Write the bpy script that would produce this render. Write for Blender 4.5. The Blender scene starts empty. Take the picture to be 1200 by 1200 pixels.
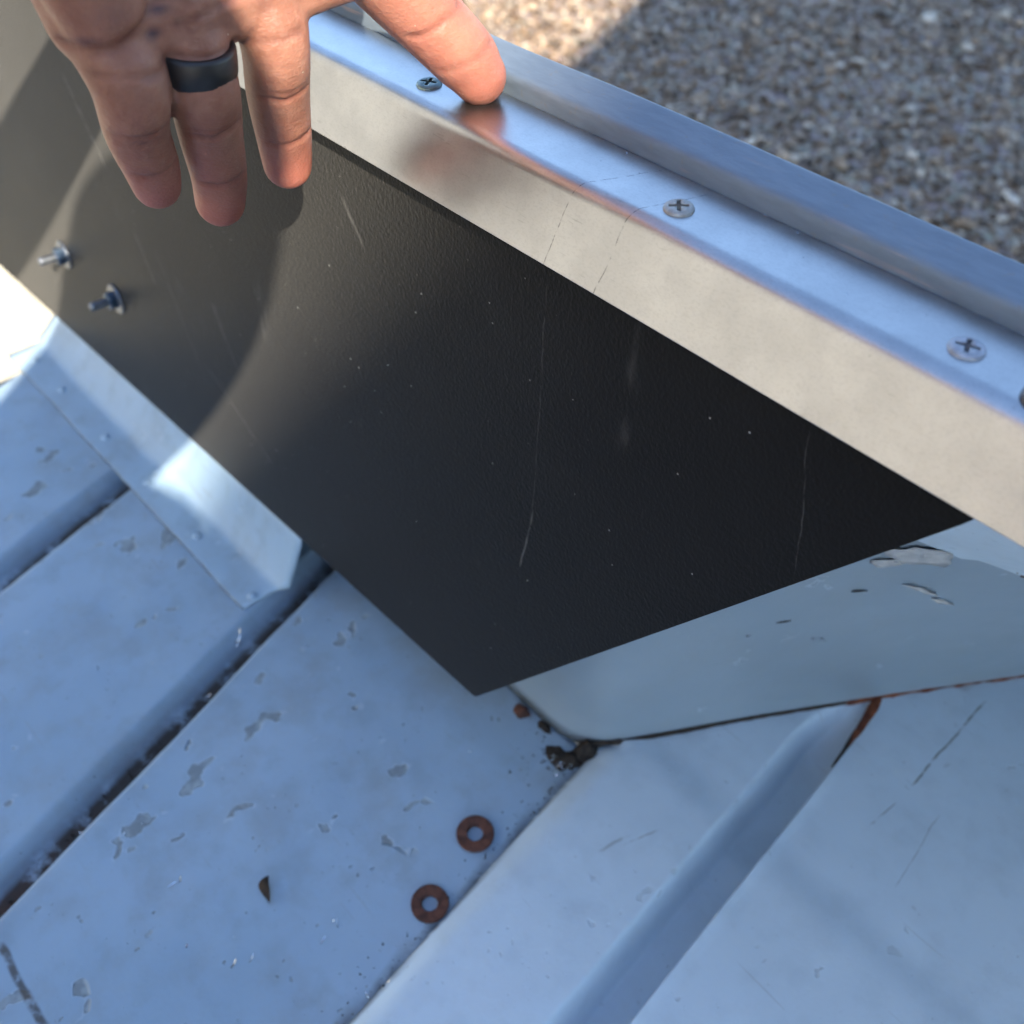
import bpy, bmesh, math, random
import numpy as np
from mathutils import Vector, Matrix, noise
R = math.radians
random.seed(7); rng = np.random.default_rng(7)
sc = bpy.context.scene
COL = sc.collection
# Frame: X along the bed rail, Y outward across it, Z up; z = 0 is the top of the aluminium edge, metres.
GROUND = -1.1
FLOOR = -.345

# ------------------------------------------------------------------ camera
cam = bpy.data.cameras.new('camera'); cam_o = bpy.data.objects.new('camera', cam); COL.objects.link(cam_o)
right = Vector((.670, .742, 0)).normalized(); fh = Vector((-.742, .670, 0)).normalized()
pit = R(46)
fwd = fh * math.cos(pit) - Vector((0, 0, math.sin(pit))); up = right.cross(fwd)
M4 = Matrix((right, up, -fwd)).transposed().to_4x4(); M4.translation = Vector((0, 0, .145))
cam_o.matrix_world = M4
cam.sensor_width = 7.3; cam.sensor_height = 7.3; cam.lens = 7.3 * 1150 / 1200
cam.clip_start = .02; cam.clip_end = 4000
cam.dof.use_dof = True; cam.dof.focus_distance = .325; cam.dof.aperture_fstop = 2.3
sc.camera = cam_o

# ------------------------------------------------------------------ sky, sun, exposure
SUN_L = Vector((-.73, .33, -.60)).normalized()          # direction the sunlight travels
w = bpy.data.worlds.new('World'); sc.world = w; w.use_nodes = True
nt = w.node_tree; nt.nodes.clear()
sky = nt.nodes.new('ShaderNodeTexSky'); sky.sky_type = 'NISHITA'; sky.sun_disc = False
sky.sun_elevation = math.asin(-SUN_L.z); sky.sun_rotation = math.atan2(-SUN_L.x, -SUN_L.y)
sky.air_density = 1.0; sky.dust_density = .1; sky.ozone_density = 1.5
bg = nt.nodes.new('ShaderNodeBackground'); bg.inputs[1].default_value = .15
out = nt.nodes.new('ShaderNodeOutputWorld')
nt.links.new(sky.outputs[0], bg.inputs[0]); nt.links.new(bg.outputs[0], out.inputs[0])
sun = bpy.data.lights.new('sun', 'SUN'); sun.energy = 4.3; sun.angle = R(.53); sun.color = (1, .89, .72)
sun_o = bpy.data.objects.new('sun', sun); COL.objects.link(sun_o)
sun_o.rotation_euler = SUN_L.to_track_quat('-Z', 'Y').to_euler(); sun_o.location = (6, -3, 6)
sc.view_settings.view_transform = 'Standard'; sc.view_settings.look = 'None'
sc.view_settings.exposure = 1.78; sc.view_settings.gamma = 1; sc.view_settings.use_curve_mapping = False
sc.render.engine = 'CYCLES'
sc.cycles.max_bounces = 4; sc.cycles.diffuse_bounces = 2; sc.cycles.glossy_bounces = 2; sc.cycles.transmission_bounces = 1; sc.cycles.use_adaptive_sampling = True; sc.cycles.adaptive_threshold = .04; sc.cycles.adaptive_min_samples = 16; sc.cycles.caustics_reflective = False; sc.cycles.sample_clamp_indirect = 6
sc.cycles.use_denoising = True

# ------------------------------------------------------------------ helpers
def link(o, parent=None):
    COL.objects.link(o)
    if parent is not None: o.parent = parent
    return o
def empty(name, loc=(0, 0, 0)):
    o = bpy.data.objects.new(name, None); o.location = loc; o.empty_display_size = .02
    return link(o)
def tag(o, label=None, cat=None, group=None, kind=None):
    if label: o['label'] = label
    if cat: o['category'] = cat
    if group: o['group'] = group
    if kind: o['kind'] = kind
    return o
def mesh_obj(name, verts, faces, mat, parent=None, smooth=True, origin=None):
    me = bpy.data.meshes.new(name)
    v = [tuple(p) for p in verts]
    if origin is not None: v = [(p[0]-origin[0], p[1]-origin[1], p[2]-origin[2]) for p in v]
    me.from_pydata(v, [], faces); me.validate(); me.update()
    if mat: me.materials.append(mat)
    if smooth: me.polygons.foreach_set('use_smooth', [True]*len(me.polygons))
    o = bpy.data.objects.new(name, me)
    if origin is not None: o.location = origin
    return link(o, parent)
def bm_obj(name, bm, mat, parent=None, smooth=False):
    me = bpy.data.meshes.new(name); bmesh.ops.recalc_face_normals(bm, faces=bm.faces)
    bm.to_mesh(me); bm.free()
    if mat: me.materials.append(mat)
    if smooth: me.polygons.foreach_set('use_smooth', [True]*len(me.polygons))
    return link(bpy.data.objects.new(name, me), parent)
def grid(nu, nv, f):
    V = [f(i, j) for j in range(nv) for i in range(nu)]
    Fc = [(j*nu+i, j*nu+i+1, (j+1)*nu+i+1, (j+1)*nu+i) for j in range(nv-1) for i in range(nu-1)]
    return V, Fc
def solid(o, t, off=-1):
    m = o.modifiers.new('thickness', 'SOLIDIFY'); m.thickness = t; m.offset = off; return m
def box_bm(bm, c, s, rot=None, bev=0):
    r = bmesh.ops.create_cube(bm, size=1)
    mat = Matrix.Translation(c) @ (rot.to_4x4() if rot else Matrix()) @ Matrix.Diagonal((*s, 1))
    bmesh.ops.transform(bm, matrix=mat, verts=r['verts'])
    if bev:
        es = list({e for v in r['verts'] for e in v.link_edges})
        bmesh.ops.bevel(bm, geom=es, offset=bev, segments=2, affect='EDGES')
def lathe(bm, prof, n, mat=Matrix(), close=False):
    """prof: (radius, height) pairs spun about local z"""
    rings = []
    for r, h in prof:
        if r < 1e-7: rings.append([bm.verts.new(mat @ Vector((0, 0, h)))])
        else: rings.append([bm.verts.new(mat @ Vector((r*math.cos(2*math.pi*k/n), r*math.sin(2*math.pi*k/n), h))) for k in range(n)])
    seq = list(zip(rings[:-1], rings[1:]))
    if close: seq.append((rings[-1], rings[0]))
    for a, b in seq:
        for k in range(n):
            k2 = (k+1) % n
            if len(a) == 1 and len(b) == 1: continue
            if len(a) == 1: bm.faces.new((a[0], b[k], b[k2]))
            elif len(b) == 1: bm.faces.new((a[k], a[k2], b[0]))
            else: bm.faces.new((a[k], a[k2], b[k2], b[k]))
def sstep(a, b, x):
    t = np.clip((x-a)/(b-a), 0, 1); return t*t*(3-2*t)

# ------------------------------------------------------------------ material tools
class Mt:
    def __init__(s, name, base=(.5, .5, .5), rough=.5, metal=0, spec=.5):
        s.m = bpy.data.materials.new(name); s.m.use_nodes = True; s.t = s.m.node_tree
        s.b = s.t.nodes['Principled BSDF']
        s.b.inputs['Base Color'].default_value = (*base, 1); s.b.inputs['Roughness'].default_value = rough
        s.b.inputs['Metallic'].default_value = metal; s.b.inputs['Specular IOR Level'].default_value = spec
    def n(s, typ, **kw):
        nd = s.t.nodes.new('ShaderNode'+typ)
        for k, v in kw.items(): setattr(nd, k, v)
        return nd
    def l(s, a, b): s.t.links.new(a, b)
    def val(s, v, sock):
        if hasattr(v, 'links') or isinstance(v, bpy.types.NodeSocket): s.l(v, sock)
        else: sock.default_value = v
    def math(s, op, a, b=0., c=None, clamp=False):
        nd = s.n('Math', operation=op, use_clamp=clamp); s.val(a, nd.inputs[0]); s.val(b, nd.inputs[1])
        if c is not None: s.val(c, nd.inputs[2])
        return nd.outputs[0]
    def pos(s):
        return s.n('NewGeometry').outputs['Position']
    def obj(s):
        return s.n('TexCoord').outputs['Object']
    def mapv(s, v, scale=(1, 1, 1), rot=(0, 0, 0), loc=(0, 0, 0)):
        nd = s.n('Mapping'); s.l(v, nd.inputs[0]); nd.inputs['Scale'].default_value = scale
        nd.inputs['Rotation'].default_value = rot; nd.inputs['Location'].default_value = loc
        return nd.outputs[0]
    def noise(s, v, scale, detail=3, rough=.55, dist=0):
        nd = s.n('TexNoise'); s.l(v, nd.inputs['Vector']); nd.inputs['Scale'].default_value = scale
        nd.inputs['Detail'].default_value = detail; nd.inputs['Roughness'].default_value = rough
        nd.inputs['Distortion'].default_value = dist
        return nd.outputs['Fac']
    def vor(s, v, scale, feature='F1', out='Distance', rnd=1):
        nd = s.n('TexVoronoi', feature=feature); s.l(v, nd.inputs['Vector']); nd.inputs['Scale'].default_value = scale
        nd.inputs['Randomness'].default_value = rnd
        return nd.outputs[out]
    def ramp(s, f, a, b, inv=False):
        nd = s.n('MapRange', interpolation_type='SMOOTHSTEP'); s.val(f, nd.inputs[0])
        nd.inputs[1].default_value = a; nd.inputs[2].default_value = b
        nd.inputs[3].default_value = 1. if inv else 0.; nd.inputs[4].default_value = 0. if inv else 1.
        return nd.outputs[0]
    def mix(s, f, a, b):
        nd = s.n('Mix', data_type='RGBA'); s.val(f, nd.inputs[0])
        for v, k in ((a, 6), (b, 7)):
            if isinstance(v, tuple): nd.inputs[k].default_value = (*v, 1)
            else: s.l(v, nd.inputs[k])
        return nd.outputs[2]
    def bump(s, h, strength, dist, prev=None):
        nd = s.n('Bump'); nd.inputs['Strength'].default_value = strength; nd.inputs['Distance'].default_value = dist
        s.l(h, nd.inputs['Height'])
        if prev is not None: s.l(prev, nd.inputs['Normal'])
        return nd.outputs[0]
    def set(s, name, v): s.val(v, s.b.inputs[name]); return s
    def sepxyz(s, v):
        nd = s.n('SeparateXYZ'); s.l(v, nd.inputs[0]); return nd.outputs
    def seg(s, a, b, p, q, width, wob=None):
        """mask near the segment p-q in the 2D coords (a,b)"""
        dx, dy = q[0]-p[0], q[1]-p[1]; L = math.hypot(dx, dy); dx /= L; dy /= L
        ax = s.math('SUBTRACT', a, p[0]); by = s.math('SUBTRACT', b, p[1])
        al = s.math('ADD', s.math('MULTIPLY', ax, dx), s.math('MULTIPLY', by, dy))
        ac = s.math('SUBTRACT', s.math('MULTIPLY', by, dx), s.math('MULTIPLY', ax, dy))
        if wob is not None: ac = s.math('ADD', ac, wob)
        m = s.ramp(s.math('ABSOLUTE', ac), width*.35, width, True)
        m = s.math('MULTIPLY', m, s.ramp(al, -.002, .004)); 
        return s.math('MULTIPLY', m, s.ramp(s.math('SUBTRACT', L, al), -.002, .004))

def paint_mat(name, chip=.5, dirt=1., ca=(.285, .405, .525), cb=(.345, .47, .60), scr=(), blot=.36):
    m = Mt(name, rough=.38, spec=.5); p = m.pos()
    big = m.noise(p, 6, 3); fine = m.noise(p, 60, 4)
    col = m.mix(m.ramp(big, .3, .7), ca, cb)
    col = m.mix(m.math('MULTIPLY', m.ramp(fine, .48, .72), blot), col, (.24, .32, .38))
    warp = m.n('VectorMath', operation='ADD'); m.l(p, warp.inputs[0])
    nw = m.n('TexNoise'); m.l(p, nw.inputs['Vector']); nw.inputs['Scale'].default_value = 95
    sc_ = m.n('VectorMath', operation='SCALE'); m.l(nw.outputs['Color'], sc_.inputs[0]); sc_.inputs['Scale'].default_value = .012
    m.l(sc_.outputs[0], warp.inputs[1]); pw = warp.outputs[0]
    # chips of two sizes, clustered where a broad noise allows them
    clus = m.ramp(m.noise(p, 11, 2), .47, .62)
    str_ = m.mapv(pw, (60, 36, 60), (0, 0, .5))
    c1 = m.ramp(m.noise(str_, 1, 2, .5), .69-.05*chip, .702-.05*chip)
    c1 = m.math('MULTIPLY', c1, m.ramp(clus, .15, .3))
    rim = m.math('MULTIPLY', m.math('MULTIPLY', m.ramp(m.noise(str_, 1, 2, .5), .668-.05*chip, .688-.05*chip), m.ramp(clus, .15, .3)), m.math('SUBTRACT', 1., c1))
    col = m.mix(m.math('MULTIPLY', rim, .30), col, (.62, .74, .84))
    c2 = m.ramp(m.vor(pw, 150), .12, .16, True); c2 = m.math('MULTIPLY', c2, m.ramp(m.noise(p, 37, 1), .56, .6))
    c3 = m.math('MAXIMUM', m.ramp(m.vor(p, 85), .035, .05, True), m.math('MULTIPLY', m.ramp(m.vor(pw, 330), .07, .11, True), m.ramp(m.noise(p, 26, 3), .50, .60)))
    chipm = m.math('MULTIPLY', m.math('MAXIMUM', m.math('MAXIMUM', c1, m.math('MULTIPLY', c2, .8)), m.math('MULTIPLY', c3, .7)), min(1, chip*1.3))
    ccol = m.mix(m.ramp(m.noise(p, 140, 2), .4, .6), (.17, .21, .23), (.28, .345, .38))
    col = m.mix(m.math('MULTIPLY', chipm, .8), col, ccol)
    # thin scuffs
    sx = m.mapv(p, (14, 300, 40), (0, 0, .75)); sc1 = m.ramp(m.noise(sx, 1, 2), .715, .74)
    col = m.mix(m.math('MULTIPLY', sc1, .28), col, (.28, .31, .33))
    # dirt film
    d = m.math('MULTIPLY', m.ramp(m.noise(p, 23, 5, .65), .44, .72), .42*dirt)
    col = m.mix(d, col, (.25, .28, .29))
    # crud gathered along concave edges, from the mesh itself
    at = m.n('Attribute', attribute_name='grime'); g = at.outputs['Fac']
    gn = m.math('MULTIPLY', g, m.ramp(m.noise(p, 70, 5, .65), .22, .55))
    col = m.mix(m.math('MINIMUM', gn, 1.), col, (.030, .026, .023))
    at2 = m.n('Attribute', attribute_name='rust'); r_ = m.math('MULTIPLY', at2.outputs['Fac'], m.ramp(m.noise(p, 160, 4, .6), .32, .55))
    rc = m.mix(m.noise(p, 260, 3), (.10, .022, .008), (.26, .085, .03))
    col = m.mix(r_, col, rc)
    px_, py_, _z = m.sepxyz(p); wob = m.math('MULTIPLY', m.math('SUBTRACT', m.noise(p, 55, 3), .5), .004)
    for pa, pb, wd_, st_ in scr:
        col = m.mix(m.math('MULTIPLY', m.math('MULTIPLY', m.seg(px_, py_, pa, pb, wd_, wob), m.ramp(m.noise(p, 130, 3), .3, .55)), st_), col, (.07, .065, .06))
    m.set('Base Color', col)
    ro = m.math('ADD', .25, m.math('MULTIPLY', m.math('ADD', chipm, m.math('ADD', gn, r_)), .3)); ro = m.math('ADD', ro, m.math('MULTIPLY', fine, .12))
    m.set('Roughness', ro)
    b1 = m.bump(m.math('SUBTRACT', 1., chipm), 1., .0009)
    b2 = m.bump(m.noise(p, 420, 3), .12, .0006, b1)
    b3 = m.bump(m.noise(p, 15, 3), .25, .004, b2)
    m.set('Normal', b3)
    return m.m

def galv_mat():
    m = Mt('galvanised_steel', (.5, .52, .53), .5, .3); p = m.pos()
    n1 = m.noise(m.mapv(p, (90, 420, 420)), 1, 4)
    col = m.mix(m.ramp(n1, .3, .7), (.15, .19, .235), (.18, .225, .275))
    rub = m.math('MULTIPLY', m.ramp(m.noise(m.mapv(p, (24, 300, 500)), 1, 3), .6, .68), m.ramp(m.noise(p, 18, 2), .5, .6))
    col = m.mix(m.math('MULTIPLY', rub, .7), col, (.40, .30, .27))
    sp = m.ramp(m.noise(p, 300, 3), .62, .72)
    col = m.mix(m.math('MULTIPLY', sp, .5), col, (.20, .20, .20))
    m.set('Base Color', col); m.set('Roughness', m.math('ADD', .46, m.math('MULTIPLY', n1, .2)))
    m.set('Normal', m.bump(m.noise(p, 700, 3), .15, .0004, m.bump(m.noise(m.mapv(p, (7, 20, 20)), 1, 2), .05, .001)))
    return m.m

def alu_mat():
    m = Mt('mill_finish_aluminium', (.86, .86, .86), .28, 1); p = m.pos(); x, y, z = m.sepxyz(p)
    streak = m.noise(m.mapv(p, (60, 420, 420)), 1, 4); blot = m.noise(p, 45, 4, .6)
    col = m.mix(m.ramp(blot, .35, .7), (.47, .47, .475), (.55, .55, .55))
    # two pencil lines scribed across the strip
    lx = m.math('ADD', x, m.math('MULTIPLY', m.noise(p, 60, 2), .003))
    pencil = None
    for x0, k in ((-.1905, .45), (-.1690, .40)):
        d = m.math('ABSOLUTE', m.math('SUBTRACT', m.math('SUBTRACT', lx, x0), m.math('MULTIPLY', m.math('SUBTRACT', y, .2), k)))
        q = m.math('MULTIPLY', m.ramp(d, .00012, .0003, True), m.ramp(m.noise(p, 380, 3), .42, .6))
        pencil = q if pencil is None else m.math('MAXIMUM', pencil, q)
    spk = m.math('MULTIPLY', m.ramp(m.vor(p, 210), .05, .075, True), m.ramp(m.noise(p, 29, 1), .55, .6))
    scr = m.ramp(m.noise(m.mapv(p, (90, 900, 900), (0, 0, .9)), 1, 2), .70, .74)
    dk = m.math('MINIMUM', m.math('ADD', m.math('MULTIPLY', pencil, .75), m.math('ADD', m.math('MULTIPLY', spk, .7), m.math('MULTIPLY', scr, .22))), 1.)
    col = m.mix(m.math('MULTIPLY', m.ramp(m.noise(m.mapv(p, (900, 1500, 1500)), 1, 2), .45, .7), .22), col, (.33, .33, .34))
    col = m.mix(dk, col, (.16, .16, .17))
    m.set('Base Color', col)
    m.set('Roughness', m.math('ADD', .21, m.math('ADD', m.math('MULTIPLY', streak, .12), m.math('MULTIPLY', blot, .10))))
    m.set('Normal', m.bump(streak, .06, .0003, m.bump(m.noise(p, 1500, 2), .16, .00025)))
    return m.m

def black_mat():
    m = Mt('textured_black_plastic', (.014, .014, .015), .5, 0, .10); p = m.pos(); x, y, z = m.sepxyz(p)
    grain = m.noise(m.mapv(p, (900, 900, 650)), 1, 2, .5); g2 = m.vor(p, 620, 'SMOOTH_F1')
    smear = m.noise(p, 14, 4, .6)
    col = m.mix(m.math('MULTIPLY', m.ramp(smear, .45, .8), .35), (.0035, .0035, .0035), (.013, .013, .013))
    dust = m.math('MULTIPLY', m.ramp(m.vor(p, 120), .035, .06, True), m.ramp(m.noise(p, 31, 2), .46, .55))
    dust2 = m.math('MULTIPLY', m.ramp(m.vor(m.mapv(p, loc=(.3, .1, .7)), 45), .012, .024, True), 1.)
    wob = m.math('MULTIPLY', m.math('SUBTRACT', m.noise(p, 40, 3), .5), .005)
    lines = None
    for pa, pb, wd, s in [((-.1998, -.036), (-.196, -.1364), .00035, .10), ((-.196, -.1364), (-.2005, -.1722), .0008, .16),
                          ((-.0952, -.032), (-.0862, -.0807), .0003, .09), ((-.4804, -.2205), (-.4119, -.2563), .0012, .12),
                          ((-.318, -.0511), (-.3049, -.0681), .0012, .12), ((-.5204, -.1612), (-.4879, -.2277), .0013, .08),
                          ((-.60, -.085), (-.565, -.13), .003, .12), ((-.545, -.16), (-.53, -.19), .002, .12), ((-.455, -.165), (-.44, -.20), .003, .08)]:
        q = m.math('MULTIPLY', m.math('MULTIPLY', m.seg(x, z, pa, pb, wd, wob), m.ramp(m.noise(p, 210, 3), .3, .6)), s)
        lines = q if lines is None else m.math('MAXIMUM', lines, q)
    rub = m.math('MULTIPLY', m.ramp(m.noise(m.mapv(p, (45, 45, 12), (0, .5, 0)), 1, 3), .66, .78), .10)
    mk = m.math('MINIMUM', m.math('ADD', m.math('ADD', m.math('MULTIPLY', dust, .75), m.math('MULTIPLY', dust2, .6)), m.math('ADD', lines, rub)), 1.)
    col = m.mix(mk, col, (.42, .41, .39))
    m.set('Base Color', col)
    m.set('Roughness', m.math('ADD', .44, m.math('ADD', m.math('MULTIPLY', smear, .10), m.math('MULTIPLY', mk, .2))))
    h = m.math('ADD', grain, m.math('MULTIPLY', g2, .6))
    m.set('Normal', m.bump(h, .32, .0006)); m.b.inputs['Sheen Weight'].default_value = .14; m.b.inputs['Sheen Roughness'].default_value = .45; m.b.inputs['Sheen Tint'].default_value = (.80, .79, .77, 1)
    return m.m

def simple(name, c1, c2, scale, rough=.5, metal=0, bump=.2, bd=.001):
    m = Mt(name, c1, rough, metal); p = m.obj(); n = m.noise(p, scale, 4)
    m.set('Base Color', m.mix(m.ramp(n, .35, .68), c1, c2)); m.set('Roughness', m.math('ADD', rough-.05, m.math('MULTIPLY', n, .15)))
    if bump: m.set('Normal', m.bump(n, bump, bd))
    return m.m

PAINT = paint_mat('worn_grey_blue_paint', .9, .9, scr=[((-.3017, -.0645), (-.2495, -.0632), .0026, .9)]); PAINT2 = paint_mat('pale_grey_paint', .22, .3, (.53, .65, .745), (.59, .71, .805), blot=.12, scr=[((-.051, .4146), (-.0493, .3359), .0008, .75), ((-.0499, .3204), (-.0521, .2999), .0006, .5), ((-.0307, .3307), (-.0241, .2802), .0004, .4), ((-.1365, .1822), (-.1311, .2019), .0012, .35), ((-.1238, .2135), (-.1300, .1950), .0008, .35)]); PAINT3 = paint_mat('dull_grey_paint', .10, .6, (.235, .30, .355), (.28, .35, .41))
GALV = galv_mat(); ALU = alu_mat(); BLACK = black_mat(); PAINT4 = paint_mat('flange_paint', .15, .7, (.33, .46, .58), (.38, .52, .65))
STEEL = simple('zinc_plated_steel', (.55, .57, .6), (.35, .37, .4), 300, .3, 1, .1, .0003)
DARKSTEEL = simple('blackened_steel', (.10, .10, .11), (.2, .2, .21), 300, .4, 1, .1, .0003)
RUST = simple('rusted_steel', (.055, .022, .016), (.14, .055, .035), 260, .8, 0, .5, .0006)
FLAKE = simple('peeled_primer', (.36, .37, .38), (.46, .47, .47), 200, .7, 0, .5, .0005)
SWARF = simple('bright_swarf', (.85, .88, .92), (.6, .65, .7), 400, .2, 1, .0)
LEAF = simple('dry_leaf', (.045, .03, .018), (.10, .06, .03), 150, .8)
CRUD = simple('dark_dirt', (.018, .014, .011), (.05, .038, .028), 220, .95, 0, .8, .002)

def color_attr(o, name, vals):
    a = o.data.attributes.new(name, 'FLOAT', 'POINT'); a.data.foreach_set('value', np.asarray(vals, dtype=np.float32))

# ------------------------------------------------------------------ ground
def ground_mat(stone=False):
    m = Mt('gravel_stone' if stone else 'gravel_bed', rough=.9, spec=.25); p = m.pos()
    if stone:
        at = m.n('Attribute', attribute_name='tone'); t = at.outputs['Fac']
        cr = m.n('ValToRGB'); m.l(t, cr.inputs[0]); e = cr.color_ramp.elements
        e[0].position = 0; e[0].color = (.045, .032, .023, 1); e[1].position = 1; e[1].color = (.66, .57, .46, 1)
        for ps, c in ((.3, (.145, .093, .058)), (.6, (.28, .19, .122)), (.85, (.45, .335, .235))):
            k = e.new(ps); k.color = (*c, 1)
        n = m.noise(p, 110, 3)
        m.set('Base Color', m.mix(m.math('MULTIPLY', m.ramp(n, .4, .65), .35), cr.outputs[0], (.15, .12, .10)))
        m.set('Normal', m.bump(n, .3, .003))
    else:
        n = m.noise(p, 5, 5); f = m.noise(p, 60, 4); v = m.vor(p, 42, out='Color')
        col = m.mix(m.ramp(n, .35, .65), (.33, .21, .115), (.40, .265, .15)); col = m.mix(.10, col, v)
        hs = m.n('HueSaturation'); hs.inputs['Saturation'].default_value = .6; hs.inputs['Value'].default_value = .9; m.l(col, hs.inputs['Color'])
        m.set('Base Color', m.mix(m.ramp(f, .4, .7), hs.outputs[0], (.15, .125, .10)))
        m.set('Normal', m.bump(m.vor(p, 42), .8, .012))
    return m.m
s_ = 900
gv = [(-s_, -s_, GROUND), (s_, -s_, GROUND), (s_, s_, GROUND), (-s_, s_, GROUND)]
tag(mesh_obj('ground', gv, [(0, 1, 2, 3)], ground_mat(), smooth=False), kind='structure')

def scatter_gravel():
    t = (1+5**.5)/2
    ico = np.array([(-1, t, 0), (1, t, 0), (-1, -t, 0), (1, -t, 0), (0, -1, t), (0, 1, t), (0, -1, -t), (0, 1, -t), (t, 0, -1), (t, 0, 1), (-t, 0, -1), (-t, 0, 1)])/1.9
    fc = np.array([(0, 11, 5), (0, 5, 1), (0, 1, 7), (0, 7, 10), (0, 10, 11), (1, 5, 9), (5, 11, 4), (11, 10, 2), (10, 7, 6), (7, 1, 8), (3, 9, 4), (3, 4, 2), (3, 2, 6), (3, 6, 8), (3, 8, 9), (4, 9, 5), (2, 4, 11), (6, 2, 10), (8, 6, 7), (9, 8, 1)])
    n = 105000
    X = rng.uniform(-4.6, .6, n); Y = rng.uniform(.75, 5.0, n)
    k = rng.random(n) < .05                       # a second patch beyond the tail end of the bed
    X[k] = rng.uniform(-4.0, -1.0, k.sum()); Y[k] = rng.uniform(-.7, 1.0, k.sum())
    keep = ~((X < -1.15) & (X > -3.3) & (Y < 1.02) & (Y > -1.2)); X, Y = X[keep], Y[keep]; n = len(X)
    size = np.exp(rng.normal(math.log(.0062), .45, n)).clip(.005, .028)
    V = ico[None]*(1+rng.normal(0, .13, (n, 12, 1)))
    a = rng.uniform(0, 2*np.pi, n); c, s = np.cos(a), np.sin(a)
    sx = rng.uniform(.8, 1.35, n); sy = rng.uniform(.65, 1.1, n); sz = rng.uniform(.4, .8, n)
    V = V*np.stack([sx, sy, sz], 1)[:, None]*size[:, None, None]
    tl = rng.normal(0, .3, n); ct, st = np.cos(tl), np.sin(tl)
    x, y, z = V[..., 0], V[..., 1], V[..., 2]
    x, z = x*ct[:, None]-z*st[:, None], x*st[:, None]+z*ct[:, None]
    x, y = x*c[:, None]-y*s[:, None], x*s[:, None]+y*c[:, None]
    P = np.stack([x+X[:, None], y+Y[:, None], z+(GROUND+size*rng.uniform(-.1, .7, n))[:, None]], -1).reshape(-1, 3)
    Fc = (fc[None]+(np.arange(n)*12)[:, None, None]).reshape(-1, 3)
    me = bpy.data.meshes.new('gravel'); me.vertices.add(len(P)); me.vertices.foreach_set('co', P.ravel().astype(np.float32))
    me.loops.add(Fc.size); me.loops.foreach_set('vertex_index', Fc.ravel().astype(np.int32))
    me.polygons.add(len(Fc)); me.polygons.foreach_set('loop_start', np.arange(0, Fc.size, 3, dtype=np.int32))
    me.update(calc_edges=True); me.materials.append(ground_mat(True))
    o = link(bpy.data.objects.new('gravel', me)); color_attr(o, 'tone', np.repeat(rng.random(n)**1.2, 12))
    tag(o, 'loose brown and grey gravel covering the yard beyond the rail', 'gravel', kind='stuff')
scatter_gravel()
bm = bmesh.new(); box_bm(bm, (-2.2, -.1, GROUND+.025), (2.1, 2.2, .05), bev=.008)  # pale pad added to make the gap past the floor's left end bright
tag(bm_obj('added_concrete_pad', bm, simple('pale_concrete', (.42, .37, .27), (.52, .47, .35), 9, .9, 0, .3, .002)), kind='structure')

# ------------------------------------------------------------------ unseen building added so its roof edge shades bed and yard
def shade_house():
    E1 = Vector((-.325, .195, -.047)) - SUN_L*7; H = E1.z; F1 = Vector((-.512, .166, -.327)); E2 = F1-SUN_L*((H-F1.z)/-SUN_L.z)
    h1 = Vector((.394, -.919, 0)).normalized(); h2 = Vector((.4826, -.876, 0)).normalized(); d = Vector((-h1.y, h1.x, 0))
    root = empty('shade_house', (E1.x+d.x*4, E1.y+d.y*4, GROUND)); tag(root, 'unseen building added to cast the shade over bed and yard', 'shade_house')
    wm = simple('pale_render', (.55, .50, .42), (.62, .57, .48), 3, .9, 0, .3, .004); rm = simple('roof_sheet', (.22, .2, .19), (.3, .28, .26), 5, .6)
    gl = Mt('window_glass', (.05, .06, .07), .06).m; fr = simple('white_frame', (.75, .74, .7), (.8, .79, .76), 9, .5)
    P = [E1-h1*4.9, E1-h1*.42, E2-h2*.62, E2+h2*.12, E2+h2*.14-d*.8, E2+h2*1.8-d*.8, E2+h2*1.8+d*6.5, E1-h1*4.9+d*6.5]  # roof outline jogged to shape the sun patches on panel and flange
    def prism(name, pts, z0, z1, m):
        bm = bmesh.new(); a = [bm.verts.new((p.x, p.y, z0)) for p in pts]; b = [bm.verts.new((p.x, p.y, z1)) for p in pts]
        bm.faces.new(a[::-1]); bm.faces.new(b)
        for k in range(len(pts)): k2 = (k+1) % len(pts); bm.faces.new((a[k], a[k2], b[k2], b[k]))
        o = bm_obj(name, bm, m, root); o.matrix_parent_inverse = Matrix.Translation(-root.location); return o
    prism('roof', P, H-.16, H, rm)
    W = [E1-h1*4.5+d*.5, E1+h1*1.2+d*.5, E1+h1*1.2+d*6.1, E1-h1*4.5+d*6.1]; prism('wall', W, GROUND, H-.16, wm)
    rot = Matrix((h1, d, Vector((0, 0, 1)))).transposed().to_euler()
    for a, z, wd, hg in ((-3.4, 1.6, 1.3, 1.2), (-1.2, 1.6, 1.3, 1.2)):
        c = E1+h1*a+d*.48; bm = bmesh.new(); box_bm(bm, (0, 0, 0), (wd, .08, hg)); f = bm_obj('window', bm, fr, root); f.matrix_parent_inverse = Matrix.Translation(-root.location)
        f.location = (c.x, c.y, GROUND+z); f.rotation_euler = rot
        bm = bmesh.new(); box_bm(bm, (0, -.045, 0), (wd-.14, .02, hg-.14)); bm_obj('pane', bm, gl, f)
    c = E1+h1*.5+d*.48; bm = bmesh.new(); box_bm(bm, (0, 0, 0), (.95, .09, 2.04)); f = bm_obj('door', bm, fr, root); f.matrix_parent_inverse = Matrix.Translation(-root.location); f.location = (c.x, c.y, GROUND+1.02); f.rotation_euler = rot
    bm = bmesh.new(); box_bm(bm, (.36, -.06, 0), (.12, .05, .03)); bm_obj('handle', bm, STEEL, f)
shade_house()
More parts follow.
